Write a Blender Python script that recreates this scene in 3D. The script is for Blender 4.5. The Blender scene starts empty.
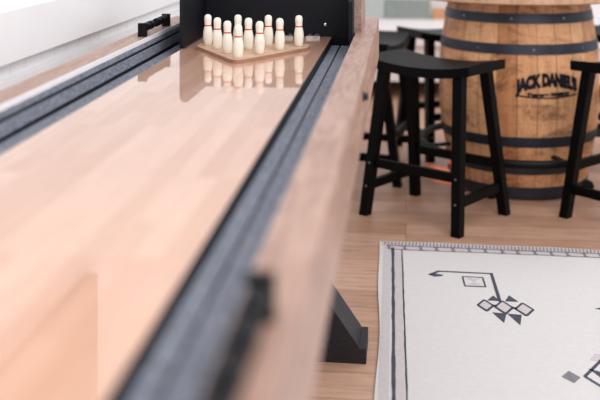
import bpy, bmesh, math, random
from mathutils import Vector, Matrix
random.seed(7)
S = bpy.context.scene
COL = S.collection
PI = math.pi

# ---------------------------------------------------------------- camera, world, light, exposure
H = 1.17
FPX = 979.0
cam_d = bpy.data.cameras.new('camera'); cam = bpy.data.objects.new('camera', cam_d); COL.objects.link(cam)
cam.location = (0, 0, H)
cam.rotation_euler = (math.radians(90), 0, math.atan2(106, 979))   # level view, lens shifted down
cam_d.sensor_width = 36; cam_d.lens = FPX / 600 * 36
cam_d.shift_y = -282 / 600
cam_d.clip_start = 0.02
cam_d.dof.use_dof = True; cam_d.dof.focus_distance = 2.85; cam_d.dof.aperture_fstop = 2.3
S.camera = cam

w = bpy.data.worlds.new('daylight'); S.world = w; w.use_nodes = True
bgn = w.node_tree.nodes['Background']
bgn.inputs[0].default_value = (0.93, 0.96, 1.0, 1); bgn.inputs[1].default_value = 0.72

def area(name, loc, target, sx, sy, power, col=(1, 1, 1)):
    l = bpy.data.lights.new(name, 'AREA'); l.shape = 'RECTANGLE'; l.size = sx; l.size_y = sy
    l.energy = power; l.color = col
    o = bpy.data.objects.new(name, l); COL.objects.link(o); o.location = loc
    o.rotation_euler = (Vector(target) - Vector(loc)).to_track_quat('-Z', 'Y').to_euler()
    return o
area('window_daylight', (1.3, 0.4, 3.0), (-0.4, 3.0, 0.6), 3.0, 2.4, 70, (1, 0.98, 0.96))
area('far_window_daylight', (2.6, 5.2, 2.6), (0.3, 3.5, 0.2), 1.6, 1.6, 35, (1, 0.97, 0.95))
sp = bpy.data.lights.new('neon_glow', 'SPOT'); sp.energy = 260; sp.color = (1, 0.16, 0.01); sp.spot_size = math.radians(8); sp.spot_blend = 0.7
sp.shadow_soft_size = 0.02
spo = bpy.data.objects.new('neon_glow', sp); COL.objects.link(spo); spo.location = (-0.62, 5.6, 0.55)
spo.rotation_euler = (Vector((0.14, 4.53, 0)) - spo.location).to_track_quat('-Z', 'Y').to_euler()

S.view_settings.view_transform = 'Standard'; S.view_settings.look = 'None'
S.view_settings.exposure = 0.36; S.view_settings.gamma = 1; S.view_settings.use_curve_mapping = False

# ---------------------------------------------------------------- materials
def lin(c):
    r = []
    for v in c:
        v /= 255.0
        r.append(v / 12.92 if v <= 0.04045 else ((v + 0.055) / 1.055) ** 2.4)
    return (*r, 1)

class NT:
    def __init__(s, name, rough=0.5, spec=0.5, metal=0.0, coat=0.0):
        s.m = bpy.data.materials.new(name); s.m.use_nodes = True
        s.t = s.m.node_tree; s.b = s.t.nodes['Principled BSDF']
        s.b.inputs['Roughness'].default_value = rough
        s.b.inputs['Specular IOR Level'].default_value = spec
        s.b.inputs['Metallic'].default_value = metal
        s.b.inputs['Coat Weight'].default_value = coat
        s.b.inputs['Coat Roughness'].default_value = 0.03
        s.co = None
    def n(s, typ, **kw):
        n = s.t.nodes.new(typ)
        for k, v in kw.items(): setattr(n, k, v)
        return n
    def l(s, a, b): s.t.links.new(a, b)
    def coords(s, scale=(1, 1, 1), rot=(0, 0, 0)):
        if s.co is None: s.co = s.n('ShaderNodeTexCoord')
        mp = s.n('ShaderNodeMapping'); mp.inputs['Scale'].default_value = scale; mp.inputs['Rotation'].default_value = rot
        s.l(s.co.outputs['Object'], mp.inputs['Vector']); return mp.outputs[0]
    def noise(s, vec, scale, detail=4, rough=0.6, dist=0):
        n = s.n('ShaderNodeTexNoise'); n.inputs['Scale'].default_value = scale; n.inputs['Detail'].default_value = detail
        n.inputs['Roughness'].default_value = rough; n.inputs['Distortion'].default_value = dist
        s.l(vec, n.inputs['Vector']); return n.outputs['Fac']
    def ramp(s, fac, stops):
        r = s.n('ShaderNodeValToRGB'); e = r.color_ramp.elements
        while len(e) < len(stops): e.new(0.5)
        for el, (p, c) in zip(e, stops): el.position = p; el.color = c if len(c) == 4 else lin(c)
        s.l(fac, r.inputs[0]); return r.outputs[0]
    def mix(s, a, b, fac=0.5, mode='MULTIPLY'):
        m = s.n('ShaderNodeMix', data_type='RGBA', blend_type=mode)
        if isinstance(fac, (int, float)): m.inputs[0].default_value = fac
        else: s.l(fac, m.inputs[0])
        for i, v in ((6, a), (7, b)):
            if isinstance(v, tuple): m.inputs[i].default_value = v
            else: s.l(v, m.inputs[i])
        return m.outputs[2]
    def base(s, c):
        if isinstance(c, tuple): s.b.inputs['Base Color'].default_value = c
        else: s.l(c, s.b.inputs['Base Color'])
    def bump(s, fac, strength=0.3, dist=0.002):
        b = s.n('ShaderNodeBump'); b.inputs['Strength'].default_value = strength; b.inputs['Distance'].default_value = dist
        s.l(fac, b.inputs['Height']); s.l(b.outputs[0], s.b.inputs['Normal'])

def plain(name, c, rough=0.5, spec=0.5, metal=0, var=0.06, scale=30, coat=0):
    m = NT(name, rough, spec, metal, coat)
    v = m.noise(m.coords(), scale)
    a = lin(c); d = tuple(x * (1 - var) for x in a[:3]) + (1,); u = tuple(min(1, x * (1 + var)) for x in a[:3]) + (1,)
    m.base(m.ramp(v, [(0.3, d), (0.7, u)])); return m.m

def wood(name, c1, c2, stretch, rough=0.5, spec=0.4, scale=9, coat=0, bump=0.15, dist=0.5):
    m = NT(name, rough, spec, 0, coat)
    v = m.noise(m.coords(stretch), scale, 6, 0.65, dist)
    fine = m.noise(m.coords(tuple(x * 4 for x in stretch)), scale, 3)
    c = m.ramp(v, [(0.32, c2), (0.62, c1)])
    m.base(m.mix(c, m.ramp(fine, [(0.3, (0.8, 0.8, 0.8, 1)), (0.6, (1, 1, 1, 1))]), 0.7))
    m.bump(v, bump); return m.m

def planks(name, cA, cB, mortar, w_, l_, rough, coat, swap, grain=0.5, msize=0.001, spec=0.5):
    m = NT(name, rough, spec, 0, coat)
    rot = (0, 0, PI / 2) if swap else (0, 0, 0)
    br = m.n('ShaderNodeTexBrick'); br.inputs['Scale'].default_value = 1
    br.inputs['Brick Width'].default_value = l_; br.inputs['Row Height'].default_value = w_
    br.inputs['Mortar Size'].default_value = msize; br.inputs['Mortar Smooth'].default_value = 0.3; br.inputs['Bias'].default_value = 0.0
    br.offset = 0.37; br.offset_frequency = 3
    br.inputs['Color1'].default_value = lin(cA); br.inputs['Color2'].default_value = lin(cB); br.inputs['Mortar'].default_value = lin(mortar)
    m.l(m.coords((1, 1, 1), rot), br.inputs['Vector'])
    st = (14, 1.2, 1) if swap else (1.2, 14, 1)
    g = m.noise(m.coords(st), 5, 6, 0.62, 0.6)
    big = m.noise(m.coords((1, 1, 1)), 1.6, 2)
    c = m.mix(br.outputs['Color'], m.ramp(g, [(0.3, (0.62, 0.57, 0.54, 1)), (0.58, (1, 1, 1, 1))]), grain)
    c = m.mix(c, m.ramp(big, [(0.35, (0.9, 0.88, 0.87, 1)), (0.65, (1, 1, 1, 1))]), 0.6)
    m.base(c); return m.m

M = {}
M['wall'] = plain('white_wall_paint', (236, 236, 238), 0.7, 0.3, var=0.015, scale=4)
M['sill'] = plain('white_gloss_trim', (240, 240, 243), 0.35, 0.5, var=0.01, scale=5)
M['floor'] = planks('oak_plank_floor', (212, 170, 146), (184, 140, 114), (136, 98, 78), 0.14, 1.3, 0.42, 0.0, False, 0.75, 0.0012)
M['lane'] = planks('maple_lane', (226, 182, 157), (208, 158, 130), (200, 152, 126), 0.033, 0.34, 0.4, 1.0, True, 0.3, 0.0002, 0.3)
M['rail'] = wood('pinkish_brown_rail_wood', (186, 152, 136), (148, 113, 98), (9, 1.0, 5), 0.42, 0.45, 6, dist=1.2)
M['rail_side'] = wood('rail_side_wood', (176, 146, 134), (136, 106, 96), (8, 0.8, 8), 0.5, 0.4, 6)
M['tan_wood'] = wood('brown_wall_panel', (120, 84, 60), (92, 62, 44), (8, 1, 3), 0.5, 0.3, 5)
M['board'] = wood('pin_board_wood', (214, 176, 148), (190, 148, 120), (4, 4, 8), 0.5, 0.4, 8)
M['board_edge'] = wood('pin_board_edge_wood', (172, 132, 108), (148, 108, 86), (4, 4, 30), 0.5, 0.4, 8)
M['black'] = plain('black_painted_wood', (7, 8, 11), 0.45, 0.2, var=0.2)
M['stool'] = wood('black_stained_wood', (6, 6, 7), (4, 4, 5), (2, 10, 2), 0.45, 0.1, 6)
M['panel'] = plain('black_backstop', (7, 9, 20), 0.5, 0.25, var=0.15, scale=8)
M['leg'] = wood('charcoal_wood', (34, 32, 38), (20, 19, 24), (1.5, 12, 12), 0.5, 0.4, 8)
M['strip'] = plain('dark_navy_lane_side', (16, 20, 34), 0.6, 0.3, var=0.1)
M['chrome'] = plain('chrome', (225, 230, 235), 0.12, 0.5, 1, var=0.02)
M['slider'] = plain('black_plastic', (7, 9, 15), 0.5, 0.12, var=0.1)
M['dark_metal'] = plain('dark_metal', (44, 48, 56), 0.35, 0.5, 0.6, var=0.08)
M['lip'] = plain('pale_rail_lip', (238, 236, 242), 0.4, 0.4, var=0.03)
M['pin'] = plain('ivory_pin_paint', (240, 234, 220), 0.3, 0.5, var=0.02, coat=0.4)
M['red'] = plain('red_stripe_paint', (196, 32, 52), 0.4, 0.5, var=0.03)
M['screw'] = plain('steel_screw', (150, 155, 165), 0.3, 0.5, 1)
M['bench'] = plain('white_bench_upholstery', (240, 232, 230), 0.7, 0.3, var=0.03, scale=6)
M['cushion'] = plain('grey_green_fabric', (146, 152, 147), 0.9, 0.2, var=0.06, scale=12)
M['cushion_pale'] = plain('pale_grey_green_fabric', (184, 188, 184), 0.9, 0.2, var=0.05, scale=12)
M['tan'] = plain('orange_tan_fabric', (205, 150, 110), 0.8, 0.2, var=0.06)
M['iron'] = plain('blued_iron_hoop', (50, 52, 62), 0.42, 0.5, 0.5, var=0.25, scale=14)
M['tabletop'] = wood('pale_tabletop_wood', (214, 170, 138), (190, 146, 114), (2, 12, 2), 0.4, 0.4, 6)
M['ink'] = plain('black_stencil_ink', (22, 18, 28), 0.7, 0.2, var=0.3, scale=60)

def carpet():
    m = NT('blue_grey_carpet', 0.95, 0.1)
    a = m.noise(m.coords(), 260, 3, 0.8); b = m.noise(m.coords(), 60, 3)
    m.base(m.mix(m.ramp(a, [(0.36, (64, 68, 80)), (0.62, (172, 176, 188))]), m.ramp(b, [(0.35, (0.75, 0.75, 0.78, 1)), (0.65, (1, 1, 1, 1))]), 0.7))
    m.bump(a, 0.6, 0.002); return m.m
M['carpet'] = carpet()

def staves():
    m = NT('barrel_stave_wood', 0.5, 0.35)
    co = m.n('ShaderNodeTexCoord'); sx = m.n('ShaderNodeSeparateXYZ'); m.l(co.outputs['Object'], sx.inputs[0])
    def math_(op, a, b=None):
        q = m.n('ShaderNodeMath', operation=op)
        for i, v in enumerate((a, b)):
            if v is None: continue
            if isinstance(v, (int, float)): q.inputs[i].default_value = v
            else: m.l(v, q.inputs[i])
        return q.outputs[0]
    ang = math_('MULTIPLY', math_('ARCTAN2', sx.outputs[1], sx.outputs[0]), 26 / (2 * PI))
    idx = math_('FLOOR', ang); fr = math_('SUBTRACT', ang, idx)
    wn = m.n('ShaderNodeTexWhiteNoise', noise_dimensions='1D'); m.l(idx, wn.inputs['W'])
    col = m.ramp(wn.outputs['Value'], [(0.0, (204, 144, 100)), (0.35, (234, 182, 136)), (0.7, (214, 154, 108)), (1.0, (180, 120, 78))])
    g = m.noise(m.coords((10, 10, 1.2)), 5, 6, 0.65, 0.8)
    c = m.mix(col, m.ramp(g, [(0.3, (0.5, 0.42, 0.36, 1)), (0.55, (1, 1, 1, 1))]), 0.55)
    st = m.noise(m.coords((3, 3, 6)), 2.2, 6, 0.75, 0.6)
    c = m.mix(c, m.ramp(st, [(0.34, (0.26, 0.2, 0.17, 1)), (0.49, (1, 1, 1, 1))]), 0.85)
    c = m.mix(c, m.ramp(m.noise(m.coords((5, 5, 30)), 3, 5, 0.7), [(0.3, (0.6, 0.55, 0.5, 1)), (0.5, (1, 1, 1, 1))]), 0.45)
    edge = math_('ABSOLUTE', math_('SUBTRACT', fr, 0.5))
    c = m.mix(c, m.ramp(edge, [(0.465, (1, 1, 1, 1)), (0.495, (0.3, 0.22, 0.18, 1))]), 0.8)
    m.base(c); return m.m
M['stave'] = staves()

def cloth(name, c, var=0.05):
    m = NT(name, 0.95, 0.1)
    a = m.noise(m.coords((1, 6, 1)), 60, 3, 0.7); b = m.noise(m.coords((6, 1, 1)), 60, 3, 0.7)
    cc = lin(c); d = tuple(x * (1 - var * 2.2) for x in cc[:3]) + (1,)
    m.base(m.mix(m.ramp(a, [(0.35, d), (0.6, cc)]), m.ramp(b, [(0.35, (1 - var, 1 - var, 1 - var, 1)), (0.6, (1, 1, 1, 1))]), 0.8))
    m.bump(a, 0.3, 0.001); return m.m
M['rug'] = cloth('off_white_woven_cotton', (218, 212, 211), 0.04)
M['rug_dark'] = cloth('slate_woven_wool', (88, 92, 104), 0.2)
M['rug_grey'] = cloth('grey_woven_wool', (140, 136, 142), 0.15)
M['rug_pink'] = cloth('pale_lilac_woven_wool', (206, 195, 196), 0.06)

# ---------------------------------------------------------------- mesh helpers
def quad_box(bm, x0, x1, y0, y1, z0, z1, mi=0):
    v = [bm.verts.new(p) for p in ((x0, y0, z0), (x1, y0, z0), (x1, y1, z0), (x0, y1, z0), (x0, y0, z1), (x1, y0, z1), (x1, y1, z1), (x0, y1, z1))]
    for f in ((0, 3, 2, 1), (4, 5, 6, 7), (0, 1, 5, 4), (1, 2, 6, 5), (2, 3, 7, 6), (3, 0, 4, 7)):
        bm.faces.new([v[i] for i in f]).material_index = mi
    return v

def bevel(bm, r, seg=2, ang=0.6):
    es = [e for e in bm.edges if len(e.link_faces) == 2 and e.calc_face_angle(0) > ang]
    bmesh.ops.bevel(bm, geom=es, offset=r, segments=seg, affect='EDGES', profile=0.5)

def obj(name, bm, mats, parent=None, smooth=False, loc=None):
    bmesh.ops.recalc_face_normals(bm, faces=bm.faces)
    me = bpy.data.meshes.new(name); bm.to_mesh(me); bm.free()
    for m in (mats if isinstance(mats, (list, tuple)) else [mats]): me.materials.append(m)
    if smooth:
        for p in me.polygons: p.use_smooth = True
        if smooth != 'all': me.set_sharp_from_angle(angle=0.7)
    o = bpy.data.objects.new(name, me); COL.objects.link(o)
    if parent: o.parent = parent
    if loc: o.location = loc
    return o

def box(name, b, mat, parent=None, r=0.0, seg=2):
    bm = bmesh.new(); quad_box(bm, *b)
    if r: bevel(bm, r, seg)
    return obj(name, bm, mat, parent, smooth=bool(r))

def prism(bm, pts, axis, a, b):
    """pts: 2D polygon, extruded along axis from a to b"""
    def P(p, t):
        return {'x': (t, p[0], p[1]), 'y': (p[0], t, p[1]), 'z': (p[0], p[1], t)}[axis]
    A = [bm.verts.new(P(p, a)) for p in pts]; B = [bm.verts.new(P(p, b)) for p in pts]
    bm.faces.new(A); bm.faces.new(B)
    for i in range(len(pts)): bm.faces.new((A[i], A[(i + 1) % len(pts)], B[(i + 1) % len(pts)], B[i]))

def lathe(bm, prof, n=32, c=(0, 0, 0), axis='z'):
    rings = []
    for r, h in prof:
        ring = []
        for i in range(n):
            a = 2 * PI * i / n; x, y = r * math.cos(a), r * math.sin(a)
            p = (x, y, h) if axis == 'z' else (x, h, y) if axis == 'y' else (h, x, y)
            ring.append(bm.verts.new((p[0] + c[0], p[1] + c[1], p[2] + c[2])))
        rings.append(ring)
    for k in range(len(rings) - 1):
        for i in range(n):
            bm.faces.new((rings[k][i], rings[k][(i + 1) % n], rings[k + 1][(i + 1) % n], rings[k + 1][i]))
    bm.faces.new(rings[0]); bm.faces.new(rings[-1])

def beam(bm, p0, p1, wx, wy, wx1=None, wy1=None, up=None, cut=True):
    """square section bar; horizontal end cuts when cut"""
    p0, p1 = Vector(p0), Vector(p1); wx1 = wx1 or wx; wy1 = wy1 or wy
    if up is None: u, v = Vector((1, 0, 0)), Vector((0, 1, 0))
    else:
        d = (p1 - p0).normalized(); v = Vector(up); u = d.cross(v).normalized()
    A = [bm.verts.new(p0 + u * sx * wx / 2 + v * sy * wy / 2) for sx, sy in ((-1, -1), (1, -1), (1, 1), (-1, 1))]
    B = [bm.verts.new(p1 + u * sx * wx1 / 2 + v * sy * wy1 / 2) for sx, sy in ((-1, -1), (1, -1), (1, 1), (-1, 1))]
    bm.faces.new(A); bm.faces.new(B)
    for i in range(4): bm.faces.new((A[i], A[(i + 1) % 4], B[(i + 1) % 4], B[i]))

def thing(name, label, cat, loc=(0, 0, 0), rz=0, group=None):
    o = bpy.data.objects.new(name, None); COL.objects.link(o); o.empty_display_size = 0.05
    o.location = loc; o.rotation_euler = (0, 0, rz); o['label'] = label; o['category'] = cat
    if group: o['group'] = group
    return o
def tag(o, label, cat, group=None):
    o['label'] = label; o['category'] = cat
    if group: o['group'] = group
    return o
def struct(o): o['kind'] = 'structure'; return o
def dup(root, loc, rz, label):
    r = root.copy(); COL.objects.link(r); r.location = loc; r.rotation_euler = (0, 0, rz); r['label'] = label
    for ch in list(root.children):
        c = ch.copy(); COL.objects.link(c); c.parent = r
        for g in list(ch.children):
            d = g.copy(); COL.objects.link(d); d.parent = c
    return r

# ---------------------------------------------------------------- setting
struct(box('floor', (-1.04, 4.2, -1.6, 7.5, -0.05, 0), M['floor']))
struct(box('wall_far', (-1.04, 4.2, 7.5, 7.6, -0.05, 2.6), M['wall']))
struct(box('wall_left', (-1.14, -1.04, -1.6, 7.6, -0.05, 2.6), M['wall']))
# panelled wall below the sill: tongue and groove boards, one mesh
bm = bmesh.new()
y = -1.5
while y < 7.3:
    quad_box(bm, -1.04, -0.96, y, y + 0.098, 0.0, 0.832); y += 0.1
bevel(bm, 0.003, 1)
struct(obj('trim_1', bm, M['wall']))
struct(box('trim_2', (-0.96, -0.935, -1.5, 7.4, 0.66, 0.785), M['sill'], r=0.006))
struct(box('trim_3', (-1.04, -0.92, -1.55, 7.45, 0.8305, 0.953), M['sill'], r=0.005))
struct(box('baseboard_far', (-0.92, 4.2, 7.48, 7.5, 0, 0.12), M['sill'], r=0.004))

struct(box('trim_4', (-1.04, -1.005, 0.6, 3.12, 1.575, 2.5), M['tan_wood'], r=0.004))

# ---------------------------------------------------------------- shuffleboard bowling table
XR, XL = -0.0905, -0.785          # outer sides
IR, IL = -0.1455, -0.7275          # inner rail faces
LR, LL = -0.2355, -0.6465          # lane edges
P, RT, GF = 0.790, 0.834, 0.768
Y0, Y1 = 0.20, 3.30
YB = 3.12                        # back of the lane
T = thing('bowling_table', 'long wooden tabletop bowling lane with carpeted gutters and a black backstop', 'game table', ((XR + XL) / 2, (Y0 + Y1) / 2, 0))
ox, oy = T.location.x, T.location.y
def tb(name, b, mat, r=0.0, seg=2, parent=T):
    return box(name, (b[0] - ox, b[1] - ox, b[2] - oy, b[3] - oy, b[4], b[5]), mat, parent, r, seg)
tb('lane', (LL, LR, Y0 + 0.09, YB, GF + 0.001, P), [M['lane']], 0.0012)
tb('lane_side_strip', (LR, LR + 0.002, Y0 + 0.09, YB, GF + 0.001, P - 0.0015), M['strip'])
tb('lane_side_strip', (LL - 0.002, LL, Y0 + 0.09, YB, GF + 0.001, P - 0.0015), M['strip'])
tb('table_bed', (IL, IR, Y0 + 0.06, Y1 - 0.03, 0.70, GF - 0.004), M['black'])
for sgn, e, i in ((1, LR, IR), (-1, LL, IL)):
    # gutter carpet: floor in two strips with a dark groove
    bm = bmesh.new()
    a, b = sorted((e + sgn * 0.003, e + sgn * 0.0275)); quad_box(bm, a - ox, b - ox, Y0 + 0.06 - oy, YB - oy, GF - 0.004, GF)
    a, b = sorted((e + sgn * 0.0325, i - sgn * 0.009)); quad_box(bm, a - ox, b - ox, Y0 + 0.06 - oy, YB - oy, GF - 0.004, GF)  # gap left by the rail shows black: corner shade built as a strip
    obj('gutter_carpet', bm, M['carpet'], T)
    bm = bmesh.new()
    a, b = sorted((i - sgn * 0.001, i - sgn * 0.0035))
    quad_box(bm, a - ox, b - ox, Y0 + 0.06 - oy, YB - oy, GF + 0.007, 0.8005); quad_box(bm, a - ox, b - ox, Y0 + 0.06 - oy, YB - oy, 0.8085, 0.822)
    obj('rail_carpet', bm, M['carpet'], T)
    a, b = sorted((i, i - sgn * 0.001)); tb('groove_shade_backing', (a, b, Y0 + 0.06, YB, GF - 0.003, 0.8215), M['strip'])  # dark backing behind the carpet groove and the painted corner shade
    a, b = sorted((i + sgn * 0.0005, i - sgn * (0.004 if sgn < 0 else 0.0008))); tb('rail_lip', (a, b, Y0 + 0.07, YB, 0.8223, 0.8335), M['lip'], 0.0003)
# rails : a deep board each side, dark inner face
for xa, xb in ((IR, XR), (XL, IL)):
    o = tb('side_rail', (xa, xb, Y0, Y1, 0.705, RT), M['rail'], 0.0025)
tb('end_rail', (IL, IR, Y1 - 0.03, Y1, 0.705, RT), M['rail'], 0.002)
tb('end_rail', (IL, IR, Y0, Y0 + 0.06, 0.705, RT), M['rail'], 0.002)
# backstop: three black panels
PT = 0.913
bs = bmesh.new()
quad_box(bs, IL + 0.02 - ox, IR - 0.012 - ox, YB - oy, YB + 0.02 - oy, GF - 0.01, 0.955)
bevel(bs, 0.002, 1)
back = obj('backstop_panel', bs, M['panel'], T, True)
bm = bmesh.new()
prism(bm, [(2.79 - oy, 0.7915), (3.12 - oy, 0.7915), (3.12 - oy, 0.955), (2.84 - oy, 0.955), (2.80 - oy, 0.940), (2.79 - oy, 0.928)], 'x', -0.654 - ox, -0.643 - ox); bevel(bm, 0.002, 1)
obj('backstop_side', bm, M['panel'], T, True)
tb('backstop_trim', (-0.643, -0.640, 2.80, 3.12, 0.7915, 0.796), M['dark_metal'])
bm = bmesh.new()
prism(bm, [(2.79 - oy, 0.775), (3.12 - oy, 0.775), (3.12 - oy, 0.955), (2.84 - oy, 0.955), (2.79 - oy, 0.93)], 'x', -0.163 - ox, -0.151 - ox); bevel(bm, 0.002, 1)
rs = obj('backstop_side', bm, M['panel'], T, True)
tb('backstop_edging', (-0.1505, -0.1295, 2.86, 3.12, 0.8345, 0.955), M['rail_side'], 0.001)
tb('gutter_stop', (LR + 0.004, IR - 0.018, 3.08, YB, GF, 0.785), M['black'], 0.002)
tb('ball_stop', (IR - 0.024, IR - 0.0145, 2.80, 2.83, GF, 0.789), M['black'], 0.002)
# chrome catches at the back of the lane
for cx in (-0.378, -0.292):
    bm = bmesh.new(); quad_box(bm, cx - 0.022 - ox, cx + 0.022 - ox, 3.075 - oy, 3.11 - oy, P, P + 0.008); bevel(bm, 0.003, 2)
    ct = obj('catch', bm, M['chrome'], T, True)
    bm = bmesh.new()
    for q in (-0.011, 0.011): lathe(bm, [(0.006, 0), (0.008, 0.001), (0.008, 0.003), (0.005, 0.005)], 12, (cx + q - ox, 3.095 - oy, P + 0.008))
    obj('catch_screw', bm, M['screw'], ct, True)
bm = bmesh.new(); lathe(bm, [(0.002, -0.010), (0.005, -0.008), (0.006, 0), ], 12, (-0.256 - ox, YB - 0.0005 - oy, 0.830), 'y')
obj('chrome_stud', bm, M['chrome'], T, True)
# side bolt on the outer face
bm = bmesh.new(); lathe(bm, [(0.011, 0), (0.011, 0.003), (0.007, 0.004), (0.007, 0.006), (0.009, 0.007), (0.008, 0.011), (0.004, 0.012)], 16, (XR - ox, 2.06 - oy, 0.795), 'x')
obj('leveling_bolt', bm, M['dark_metal'], T, True)
# trestles
def trestle(yc):
    yy = yc - oy
    cx = 0.0
    base = box('trestle_base', (-0.334, 0.334, yy - 0.07, yy + 0.07, 0, 0.04), M['leg'], T, 0.003)
    for s in (-1, 1):
        bm = bmesh.new()
        prism(bm, [(s * 0.315, 0.04), (s * 0.315, 0.043), (s * 0.045, 0.43), (s * 0.045, 0.32), (s * 0.238, 0.04)], 'y', yy - 0.069, yy + 0.069); bevel(bm, 0.002, 1)
        obj('trestle_brace', bm, M['leg'], base, True)
    box('trestle_post', (-0.05, 0.05, yy - 0.06, yy + 0.06, 0.04, 0.66), M['leg'], base, 0.003)
    box('trestle_head', (-0.28, 0.28, yy - 0.07, yy + 0.07, 0.66, 0.70), M['leg'], base, 0.003)
trestle(2.64); trestle(0.85)

# ---------------------------------------------------------------- pin board and pins
pb = thing('pin_board', 'pale wooden triangular pin board with rounded tip lying on the lane', 'board', (-0.441, 2.70, P))
def rounded(poly, rad):
    out = []; n = len(poly)
    for i, p in enumerate(poly):
        p = Vector(p); a = Vector(poly[i - 1]); b = Vector(poly[(i + 1) % n]); r = rad[i]
        da = (a - p).normalized(); db = (b - p).normalized()
        A = p + da * r; B = p + db * r
        for k in range(7):
            t = k / 6; out.append(tuple(A * (1 - t) ** 2 + p * 2 * t * (1 - t) + B * t * t))
    return out
poly = [(0, -0.200), (0.163, 0.085), (0.163, 0.155), (-0.163, 0.155), (-0.163, 0.085)]
out = rounded(poly, [0.045, 0.014, 0.01, 0.01, 0.014])
bm = bmesh.new(); prism(bm, out, 'z', 0.0002, 0.0092); obj('board_core', bm, M['board_edge'], pb)
bm = bmesh.new(); prism(bm, [(x * 0.992, y * 0.992) for x, y in out], 'z', 0.0093, 0.0102); obj('board_face', bm, M['board'], pb)
pin_pos = []
for row in range(4):
    for k in range(row + 1): pin_pos.append((-0.441 + (k - row / 2) * 0.089, 2.555 + row * 0.085))
pin_lab = ['white bowling pin alone in the front, at the rounded tip of the board',
 'white bowling pin in the second row from the front, left one',
 'white bowling pin in the second row from the front, right one',
 'white bowling pin in the third row from the front, left end',
 'white bowling pin in the middle of the whole triangle of pins',
 'white bowling pin in the third row from the front, right end',
 'leftmost of all the white bowling pins, back row corner',
 'white bowling pin of the back row mostly hidden behind the front pin',
 'white bowling pin of the back row, third from the left',
 'rightmost white bowling pin, standing apart at the back right corner']
prof = [(0.0100, 0), (0.0112, 0.001), (0.0128, 0.012), (0.0142, 0.026), (0.0140, 0.036), (0.0124, 0.046), (0.0106, 0.053), (0.0099, 0.058), (0.0099, 0.063), (0.0104, 0.069), (0.0109, 0.075), (0.0104, 0.0815), (0.0085, 0.086), (0.0052, 0.0882), (0.0015, 0.0890)]
pin0 = thing('bowling_pin', pin_lab[0], 'bowling pin', (*pin_pos[0], P + 0.0103), 0, 'white bowling pins with a red stripe')
bm = bmesh.new(); lathe(bm, prof, 28); obj('pin_body', bm, M['pin'], pin0, 'all')
bm = bmesh.new(); lathe(bm, [(0.0103, 0.0548), (0.0106, 0.0555), (0.0104, 0.0578), (0.0100, 0.0585)], 28); obj('stripe', bm, M['red'], pin0, 'all')
for p, l in list(zip(pin_pos, pin_lab))[1:]:
    dup(pin0, (*p, P + 0.0103), random.uniform(0, 6), l)

# ---------------------------------------------------------------- score counters on the rails
def score_counter(label, loc, spots):
    sc = thing('score_counter', label, 'score counter', loc, 0, 'black score counters on the rails')
    for q in (-1, 1):
        box('end_block', (-0.012, 0.012, q * 0.136 - 0.008, q * 0.136 + 0.008, 0, 0.038), M['black'], sc, 0.002)
    bm = bmesh.new(); lathe(bm, [(0.004, -0.128), (0.004, 0.128)], 12, (0, 0, 0.024), 'y'); obj('rod', bm, M['dark_metal'], sc, True)
    for y_, L_ in spots:
        h = L_ / 2 - 0.001
        bm = bmesh.new(); lathe(bm, [(0.008, -h), (0.0118, -h + 0.003), (0.0125, -h * 0.5), (0.0125, h * 0.5), (0.0118, h - 0.003), (0.008, h)], 20, (0, y_, 0.024), 'y'); obj('slider', bm, M['slider'], sc, 'all')
score_counter('black score counter with sliding barrels on the far part of the left rail', (-0.7415, 2.845, RT + 0.0002), ((-0.103, 0.046), (-0.056, 0.042), (0.024, 0.046), (0.070, 0.046), (0.108, 0.030)))
score_counter('black score counter in the near foreground on the right rail, out of focus', (-0.121, 0.676, RT + 0.0002), ((0.095, 0.060), (0.034, 0.060), (-0.027, 0.060), (-0.088, 0.060)))

# ---------------------------------------------------------------- barrel table
BX, BY = 0.493, 4.416
B = thing('barrel_table', 'old whiskey barrel table with dark iron hoops and a pale round top', 'table', (BX, BY, 0))
PR = [(0.00, 0.285), (0.13, 0.310), (0.25, 0.334), (0.37, 0.346), (0.46, 0.346), (0.55, 0.344), (0.64, 0.335), (0.767, 0.314), (0.824, 0.302)]
def rad(z):
    for (a, ra), (b, rb) in zip(PR, PR[1:]):
        if z <= b: t = (z - a) / (b - a); return ra + (rb - ra) * t
    return PR[-1][1]
def rads(z):   # smoothed
    return sum(rad(min(0.824, max(0, z + d))) for d in (-0.05, -0.025, 0, 0.025, 0.05)) / 5
bm = bmesh.new(); n = 104; rings = []
zs = [0.012 + (0.820 - 0.012) * k / 22 for k in range(23)]
for z in zs:
    rings.append([bm.verts.new(((rads(z) + (-0.0022 if i % 4 == 0 else 0)) * math.cos(2 * PI * i / n - PI), (rads(z) + (-0.0022 if i % 4 == 0 else 0)) * math.sin(2 * PI * i / n - PI), z)) for i in range(n)])
for k in range(22):
    for i in range(n): bm.faces.new((rings[k][i], rings[k][(i + 1) % n], rings[k + 1][(i + 1) % n], rings[k + 1][i]))
bm.faces.new(rings[0]); bm.faces.new(rings[-1])
obj('staves', bm, M['stave'], B, True)
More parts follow.
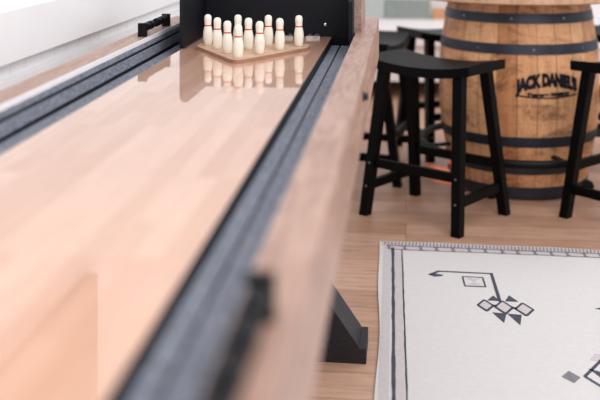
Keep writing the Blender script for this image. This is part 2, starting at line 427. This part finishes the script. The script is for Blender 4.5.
for z0, z1 in ((0.008, 0.056), (0.112, 0.152), (0.229, 0.271), (0.610, 0.652), (0.735, 0.776)):
    bm = bmesh.new(); n = 72
    A = []
    for z, o_ in ((z0, -0.002), (z0, 0.003), (z1, 0.003), (z1, -0.002)):
        A.append([bm.verts.new(((rads(z) + o_) * math.cos(2 * PI * i / n), (rads(z) + o_) * math.sin(2 * PI * i / n), z)) for i in range(n)])
    for k in range(4):
        for i in range(n): bm.faces.new((A[k][i], A[k][(i + 1) % n], A[(k + 1) % 4][(i + 1) % n], A[(k + 1) % 4][i]))
    hp = obj('hoop', bm, M['iron'], B, True)
    for i in range(9):
        a = 2 * PI * i / 9 + z0 * 9; zz = (z0 + z1) / 2; r = rads(zz) + 0.002; bm = bmesh.new()
        mat = Matrix.Translation((r * math.cos(a), r * math.sin(a), zz)) @ Matrix.Rotation(a, 4, 'Z') @ Matrix.Rotation(PI / 2, 4, 'Y')
        bmesh.ops.create_cone(bm, cap_ends=True, segments=10, radius1=0.006, radius2=0.004, depth=0.006, matrix=mat)
        obj('rivet', bm, M['screw'] if z0 > 0.6 else M['iron'], hp, True)
bm = bmesh.new(); lathe(bm, [(0.445, 0.8215), (0.455, 0.826), (0.455, 0.855), (0.448, 0.860)], 96); obj('tabletop', bm, M['tabletop'], B, True)
# foot ring with struts and floor glides
bm = bmesh.new(); nR, nr = 72, 10; ring = []
for i in range(nR):
    a = 2 * PI * i / nR
    ring.append([bm.verts.new(((0.428 + 0.012 * math.cos(2 * PI * j / nr)) * math.cos(a), (0.428 + 0.012 * math.cos(2 * PI * j / nr)) * math.sin(a), 0.184 + 0.017 * math.sin(2 * PI * j / nr))) for j in range(nr)])
for i in range(nR):
    for j in range(nr): bm.faces.new((ring[i][j], ring[(i + 1) % nR][j], ring[(i + 1) % nR][(j + 1) % nr], ring[i][(j + 1) % nr]))
obj('foot_ring', bm, M['black'], B, 'all')
for a in (0.35, 0.35 + PI / 2, 0.35 + PI, 0.35 + 1.5 * PI):
    c, s = math.cos(a), math.sin(a); bm = bmesh.new()
    beam(bm, (0.322 * c, 0.322 * s, 0.188), (0.42 * c, 0.42 * s, 0.186), 0.022, 0.012, up=(0, 0, 1)); obj('ring_bracket', bm, M['black'], B)
for a in (-0.47, -0.47 + PI / 2, -0.47 + PI, -0.47 + 1.5 * PI):
    bm = bmesh.new(); lathe(bm, [(0.016, -0.013), (0.026, -0.010), (0.028, 0), (0.026, 0.010), (0.016, 0.013)], 18, (0, 0, 0), 'y')
    bmesh.ops.transform(bm, matrix=Matrix.Translation((0.308 * math.cos(a), 0.308 * math.sin(a), 0.028)) @ Matrix.Rotation(0.15, 4, 'Z'), verts=bm.verts)
    obj('caster', bm, M['black'], B, True)

# stencilled name wrapped on the staves
def text_mesh(body, size, off, shear=0):
    cu = bpy.data.curves.new('lettering', 'FONT'); cu.body = body; cu.size = size; cu.offset = off; cu.align_x = 'CENTER'; cu.resolution_u = 3; cu.shear = shear
    cu.space_character = 1.0
    t = bpy.data.objects.new('lettering', cu); COL.objects.link(t)
    bpy.context.view_layer.update()
    me = bpy.data.meshes.new_from_object(t.evaluated_get(bpy.context.evaluated_depsgraph_get()))
    bpy.data.objects.remove(t); bm = bmesh.new(); bm.from_mesh(me); bpy.data.meshes.remove(me); return bm
A0 = math.atan2(-4.416, -0.493) + 0.128 / 0.346       # direction of the mark's centre from the barrel axis
def wrap(bm, fn):
    for v in bm.verts:
        u, h = fn(v.co.x, v.co.y)
        r = rads(h) + 0.0015; a = A0 + u / 0.346
        v.co = (r * math.cos(a), r * math.sin(a), h)
bm = text_mesh("JACK DANIEL'S", 0.058, 0.0052)
bmesh.ops.triangulate(bm, faces=bm.faces); bmesh.ops.subdivide_edges(bm, edges=[e for e in bm.edges if e.calc_length() > 0.02], cuts=1)
xs = [v.co.x for v in bm.verts]; wid = max(xs) - min(xs); k = 0.272 / wid
wrap(bm, lambda x, y: (x * k, 0.486 + y * 1.15 - 0.030 * (x * k / 0.136) ** 2))
obj('stamped_name', bm, M['ink'], B)
bm = bmesh.new()
N = 40
low = []; up = []
for i in range(N + 1):
    u = -0.132 + 0.264 * i / N; t = u / 0.132
    low.append(bm.verts.new((u, 0.432 + 0.010 * t * t, 0))); up.append(bm.verts.new((u, 0.4375 + 0.011 * t * t, 0)))
for i in range(N): bm.faces.new((low[i], low[i + 1], up[i + 1], up[i]))
wrap(bm, lambda x, y: (x, y))
obj('stamped_underline', bm, M['ink'], B)
bm = text_mesh('Tennessee WHISKEY', 0.02, 0.0018, 0.2)
xs = [v.co.x for v in bm.verts]; k2 = 0.19 / (max(xs) - min(xs))
wrap(bm, lambda x, y: (x * k2, 0.442 + y))
obj('stamped_script', bm, M['ink'], B)

# ---------------------------------------------------------------- saddle stools
def make_stool(label):
    t = thing('saddle_stool', label, 'stool', (0, 0, 0), 0, 'black saddle stools around the barrel table')
    bm = bmesh.new(); nx, ny = 16, 8; L, W = 0.47, 0.285
    top = [[None] * (ny + 1) for _ in range(nx + 1)]; bot = [[None] * (ny + 1) for _ in range(nx + 1)]
    for i in range(nx + 1):
        for j in range(ny + 1):
            u = i / nx * 2 - 1; v = j / ny * 2 - 1
            x = u * L / 2; y_ = v * W / 2 * (1 - 0.03 * u * u)
            zt = 0.600 + 0.024 * abs(u) ** 2.2 - 0.004 * v * v
            zb = 0.560 + 0.024 * abs(u) ** 2.2
            top[i][j] = bm.verts.new((x, y_, zt)); bot[i][j] = bm.verts.new((x, y_, zb))
    for i in range(nx):
        for j in range(ny):
            bm.faces.new((top[i][j], top[i + 1][j], top[i + 1][j + 1], top[i][j + 1])); bm.faces.new((bot[i][j], bot[i][j + 1], bot[i + 1][j + 1], bot[i + 1][j]))
        bm.faces.new((top[i][0], bot[i][0], bot[i + 1][0], top[i + 1][0])); bm.faces.new((top[i][ny], top[i + 1][ny], bot[i + 1][ny], bot[i][ny]))
    for j in range(ny):
        bm.faces.new((top[0][j], top[0][j + 1], bot[0][j + 1], bot[0][j])); bm.faces.new((top[nx][j], bot[nx][j], bot[nx][j + 1], top[nx][j + 1]))
    bevel(bm, 0.005, 2, 1.0)
    obj('seat', bm, M['stool'], t, True)
    F = (0.210, 0.178); Tp = (0.172, 0.098)
    def at(sx, sy, z):
        q = z / 0.572; return Vector((sx * (F[0] + (Tp[0] - F[0]) * q), sy * (F[1] + (Tp[1] - F[1]) * q), z))
    for sx in (-1, 1):
        for sy in (-1, 1):
            bm = bmesh.new(); beam(bm, at(sx, sy, 0), at(sx, sy, 0.574), 0.036, 0.036, 0.040, 0.040); bevel(bm, 0.003, 1)
            lg = obj('leg', bm, M['stool'], t, True)
            for z in (0.115, 0.205):
                p = at(sx, sy, z); bm = bmesh.new()
                mat = Matrix.Translation((p.x, p.y + sy * 0.0195, z)) @ Matrix.Rotation(PI / 2, 4, 'X')
                bmesh.ops.create_cone(bm, cap_ends=True, segments=10, radius1=0.0045, radius2=0.0045, depth=0.003, matrix=mat)
                obj('screw', bm, M['screw'], lg, True)
    for sy in (-1, 1):
        bm = bmesh.new(); beam(bm, at(-1, sy, 0.205), at(1, sy, 0.205), 0.020, 0.034, up=(0, 0, 1)); bevel(bm, 0.002, 1); obj('stretcher', bm, M['stool'], t, True)
    for sx in (-1, 1):
        bm = bmesh.new(); beam(bm, at(sx, -1, 0.115), at(sx, 1, 0.115), 0.020, 0.034, up=(0, 0, 1)); bevel(bm, 0.002, 1); obj('stretcher', bm, M['stool'], t, True)
    return t
st = make_stool('black saddle stool nearest the camera, in full view before the left side of the barrel')
st.location = (0.113, 3.90, 0); st.rotation_euler = (0, 0, math.radians(-34))
dup(st, (-0.167, 4.53, 0), math.radians(78), 'black saddle stool half hidden behind the wooden rail of the bowling table')
dup(st, (0.225, 4.99, 0), math.radians(26), 'black saddle stool behind the barrel, mostly hidden by its left side')
dup(st, (0.893, 3.945, 0), math.radians(46), 'black saddle stool cut off by the right edge, before the barrel')
dup(st, (1.10, 4.93, 0), math.radians(-48), 'black saddle stool behind the barrel at its right, only a sliver showing')

# ---------------------------------------------------------------- rug
RX0, RX1, RY0, RY1, RZ = -0.052, 2.35, 0.55, 3.028, 0.006
R_ = bmesh.new()
def edgex(y_): return RX0 + 0.006 * math.sin(y_ * 3.1 + 1) + 0.003 * math.sin(y_ * 9)
def edgey(x_): return RY1 + 0.004 * math.sin(x_ * 14) + 0.004 * math.sin(x_ * 5)
nx, ny = 48, 40; g = []; gb = []
for i in range(nx + 1):
    a = []; b = []
    for j in range(ny + 1):
        u, v = i / nx, j / ny
        yy = RY0 + (RY1 - RY0) * v; xx = RX0 + (RX1 - RX0) * u
        X = xx + (edgex(yy) - RX0) * (1 - u) ** 3; Y = yy + (edgey(xx) - RY1) * v ** 3
        a.append(R_.verts.new((X, Y, RZ + 0.0006 * math.sin(X * 5) * math.sin(Y * 7)))); b.append(R_.verts.new((X, Y, 0.0005)))
    g.append(a); gb.append(b)
for i in range(nx):
    for j in range(ny):
        R_.faces.new((g[i][j], g[i + 1][j], g[i + 1][j + 1], g[i][j + 1])); R_.faces.new((gb[i][j], gb[i][j + 1], gb[i + 1][j + 1], gb[i + 1][j]))
    R_.faces.new((g[i][0], gb[i][0], gb[i + 1][0], g[i + 1][0])); R_.faces.new((g[i][ny], g[i + 1][ny], gb[i + 1][ny], gb[i][ny]))
for j in range(ny):
    R_.faces.new((g[0][j], g[0][j + 1], gb[0][j + 1], gb[0][j])); R_.faces.new((g[nx][j], gb[nx][j], gb[nx][j + 1], g[nx][j + 1]))
def inlay(pts, mi, h=0.0012):
    v = [R_.verts.new((x, y, RZ + h)) for x, y in pts]; v2 = [R_.verts.new((x, y, RZ - 0.002)) for x, y in pts]
    R_.faces.new(v).material_index = mi
    for i in range(len(v)): R_.faces.new((v[i], v[(i + 1) % len(v)], v2[(i + 1) % len(v)], v2[i])).material_index = mi
def line(p, q, w_, mi=1, h=0.0012, jitter=0):
    d = (Vector(q) - Vector(p)); L = d.length; d.normalize(); nn = Vector((-d.y, d.x)); k = max(1, int(L / 0.03)) if jitter else 1
    A = []; Bp = []
    for i in range(k + 1):
        c = Vector(p) + d * L * i / k + nn * random.uniform(-jitter, jitter); ww = w_ * (1 + (random.uniform(-0.2, 0.2) if jitter else 0))
        A.append(tuple(c + nn * ww / 2)); Bp.append(tuple(c - nn * ww / 2))
    inlay(A + Bp[::-1], mi, h)
# side stripes
line((-0.030, RY0 + 0.01), (-0.026, 2.985), 0.026, 3, 0.0008)
line((0.013, RY0 + 0.01), (0.012, 2.93), 0.022, 3, 0.0008)
line((0.000, RY0 + 0.01), (-0.006, 2.965), 0.0095, 1, jitter=0.0006)
line((0.034, RY0 + 0.01), (0.026, 2.945), 0.0048, 1, jitter=0.0006)
# far border: hatch band and chain of lozenges
x = -0.036
line((-0.045, 3.005), (RX1 - 0.01, 3.008), 0.032, 3, 0.0007)
while x < 2.33:
    line((x, 2.993), (x + 0.003, 3.022 + edgey(x) - RY1), 0.0045, 2); x += 0.0125
line((-0.03, 2.986), (RX1 - 0.01, 2.988), 0.008, 2, jitter=0.0015)
line((-0.02, 2.948), (RX1 - 0.01, 2.950), 0.0065, 2, jitter=0.0015)
line((-0.02, 2.967), (RX1 - 0.01, 2.969), 0.030, 3, 0.0006)
x = -0.03
while x < 2.3:
    inlay([(x, 2.985), (x + 0.018, 2.985), (x + 0.012, 2.968), (x + 0.020, 2.951), (x + 0.002, 2.951), (x + 0.006, 2.968)], 2); x += 0.056 + random.uniform(-0.004, 0.004)
# hook motif
line((0.142, 2.760), (0.322, 2.758), 0.009); line((0.319, 2.762), (0.322, 2.535), 0.010); line((0.116, 2.728), (0.146, 2.760), 0.010)
inlay([(0.110, 2.728), (0.132, 2.738), (0.160, 2.728), (0.152, 2.718), (0.130, 2.712)], 1)
def frame(x0, x1, y0, y1, w_, sk=0):
    for a, b in (((x0, y0), (x1, y0)), ((x1, y0), (x1 - sk, y1)), ((x1 - sk, y1), (x0 - sk, y1)), ((x0 - sk, y1), (x0, y0))): line(a, b, w_)
frame(0.224, 0.289, 2.645, 2.722, 0.005, 0.002)
inlay([(0.234, 2.655), (0.279, 2.655), (0.257, 2.682)], 3); inlay([(0.234, 2.712), (0.279, 2.712), (0.257, 2.684)], 3)
def diamond(cx, cy, rx, ry, w_=0.007, fill=3):
    inlay([(cx - rx, cy), (cx, cy - ry), (cx + rx, cy), (cx, cy + ry)], fill, 0.0008)
    for a, b in (((cx - rx, cy), (cx, cy - ry)), ((cx, cy - ry), (cx + rx, cy)), ((cx + rx, cy), (cx, cy + ry)), ((cx, cy + ry), (cx - rx, cy))): line(a, b, w_)
DX = -0.017
def sh(pts): return [(x + DX, y) for x, y in pts]
diamond(0.346 + DX, 2.494, 0.026, 0.046); diamond(0.292 + DX, 2.502, 0.023, 0.040); diamond(0.406 + DX, 2.486, 0.026, 0.045)
line((0.312 + DX, 2.504), (0.324 + DX, 2.500), 0.012); line((0.368 + DX, 2.494), (0.384 + DX, 2.490), 0.012)
inlay(sh([(0.302, 2.541), (0.338, 2.541), (0.323, 2.578)]), 1); inlay(sh([(0.356, 2.541), (0.394, 2.541), (0.372, 2.585)]), 1)
inlay(sh([(0.308, 2.452), (0.348, 2.448), (0.334, 2.385)]), 1); inlay(sh([(0.352, 2.448), (0.392, 2.444), (0.379, 2.375)]), 1)
# lower right motif (partly in view) and a small one at the right edge
EX = -0.034
def se(pts): return [(x + EX, y - 0.02) for x, y in pts]
inlay(se([(0.460, 2.098), (0.484, 2.132), (0.508, 2.100), (0.486, 2.068)]), 2)
diamond(0.598 + EX, 2.086, 0.078, 0.120, 0.009, 0)
inlay(se([(0.538, 2.150), (0.575, 2.130), (0.566, 2.085)]), 1)
inlay(se([(0.552, 2.200), (0.570, 2.235), (0.622, 2.240), (0.634, 2.205), (0.594, 2.190)]), 3)
inlay([(0.602, 2.515), (0.650, 2.500), (0.650, 2.535)], 1)
diamond(0.690, 2.48, 0.05, 0.05)
for v in R_.verts: v.co.x, v.co.y = 0.9867 * v.co.x - 0.0407, 1.04387 * v.co.y - 0.0129 * v.co.x + 0.376
for v in R_.verts: v.co.x += 0.0125 * (3.54 - v.co.y)
rug = obj('rug', R_, [M['rug'], M['rug_dark'], M['rug_grey'], M['rug_pink']])
tag(rug, 'off white woven rug with slate tribal motifs and a striped border on the floor', 'rug')

# ---------------------------------------------------------------- white bench and cushions by the far wall
be = thing('bench', 'white upholstered bench by the far wall behind the stools', 'bench', (0.6, 6.8, 0))
def bb(name, b, m, r): return box(name, (b[0] - 0.6, b[1] - 0.6, b[2] - 6.8, b[3] - 6.8, b[4], b[5]), m, be, r, 3)
bb('seat', (-0.85, 2.4, 6.33, 7.25, 0.35, 0.45), M['bench'], 0.03)
bb('frame', (-0.83, 2.38, 6.38, 7.20, 0.11, 0.35), M['bench'], 0.01)
bb('backrest', (-0.85, 2.4, 7.25, 7.45, 0.11, 0.82), M['bench'], 0.03)
for lx in (-0.76, 2.3):
    for ly in (6.45, 7.3): bb('leg', (lx, lx + 0.05, ly, ly + 0.05, 0, 0.11), M['tabletop'], 0.003)
cu1 = box('cushion', (-0.15, 0.175, 7.03, 7.2, 0.4505, 0.575), M['cushion'], None, 0.03, 4)
tag(cu1, 'grey green low cushion on the white bench, left of the barrel', 'cushion')
cu2 = box('cushion', (-0.66, -0.155, 7.03, 7.2, 0.4505, 0.66), M['cushion_pale'], None, 0.04, 4)
tag(cu2, 'paler green grey cushion on the bench, seen just above the end of the rail', 'cushion')
cu3 = box('throw_pillow', (0.19, 0.50, 7.02, 7.16, 0.4505, 0.515), M['tan'], None, 0.025, 4)
tag(cu3, 'small orange tan pillow on the bench beside the barrel', 'pillow')
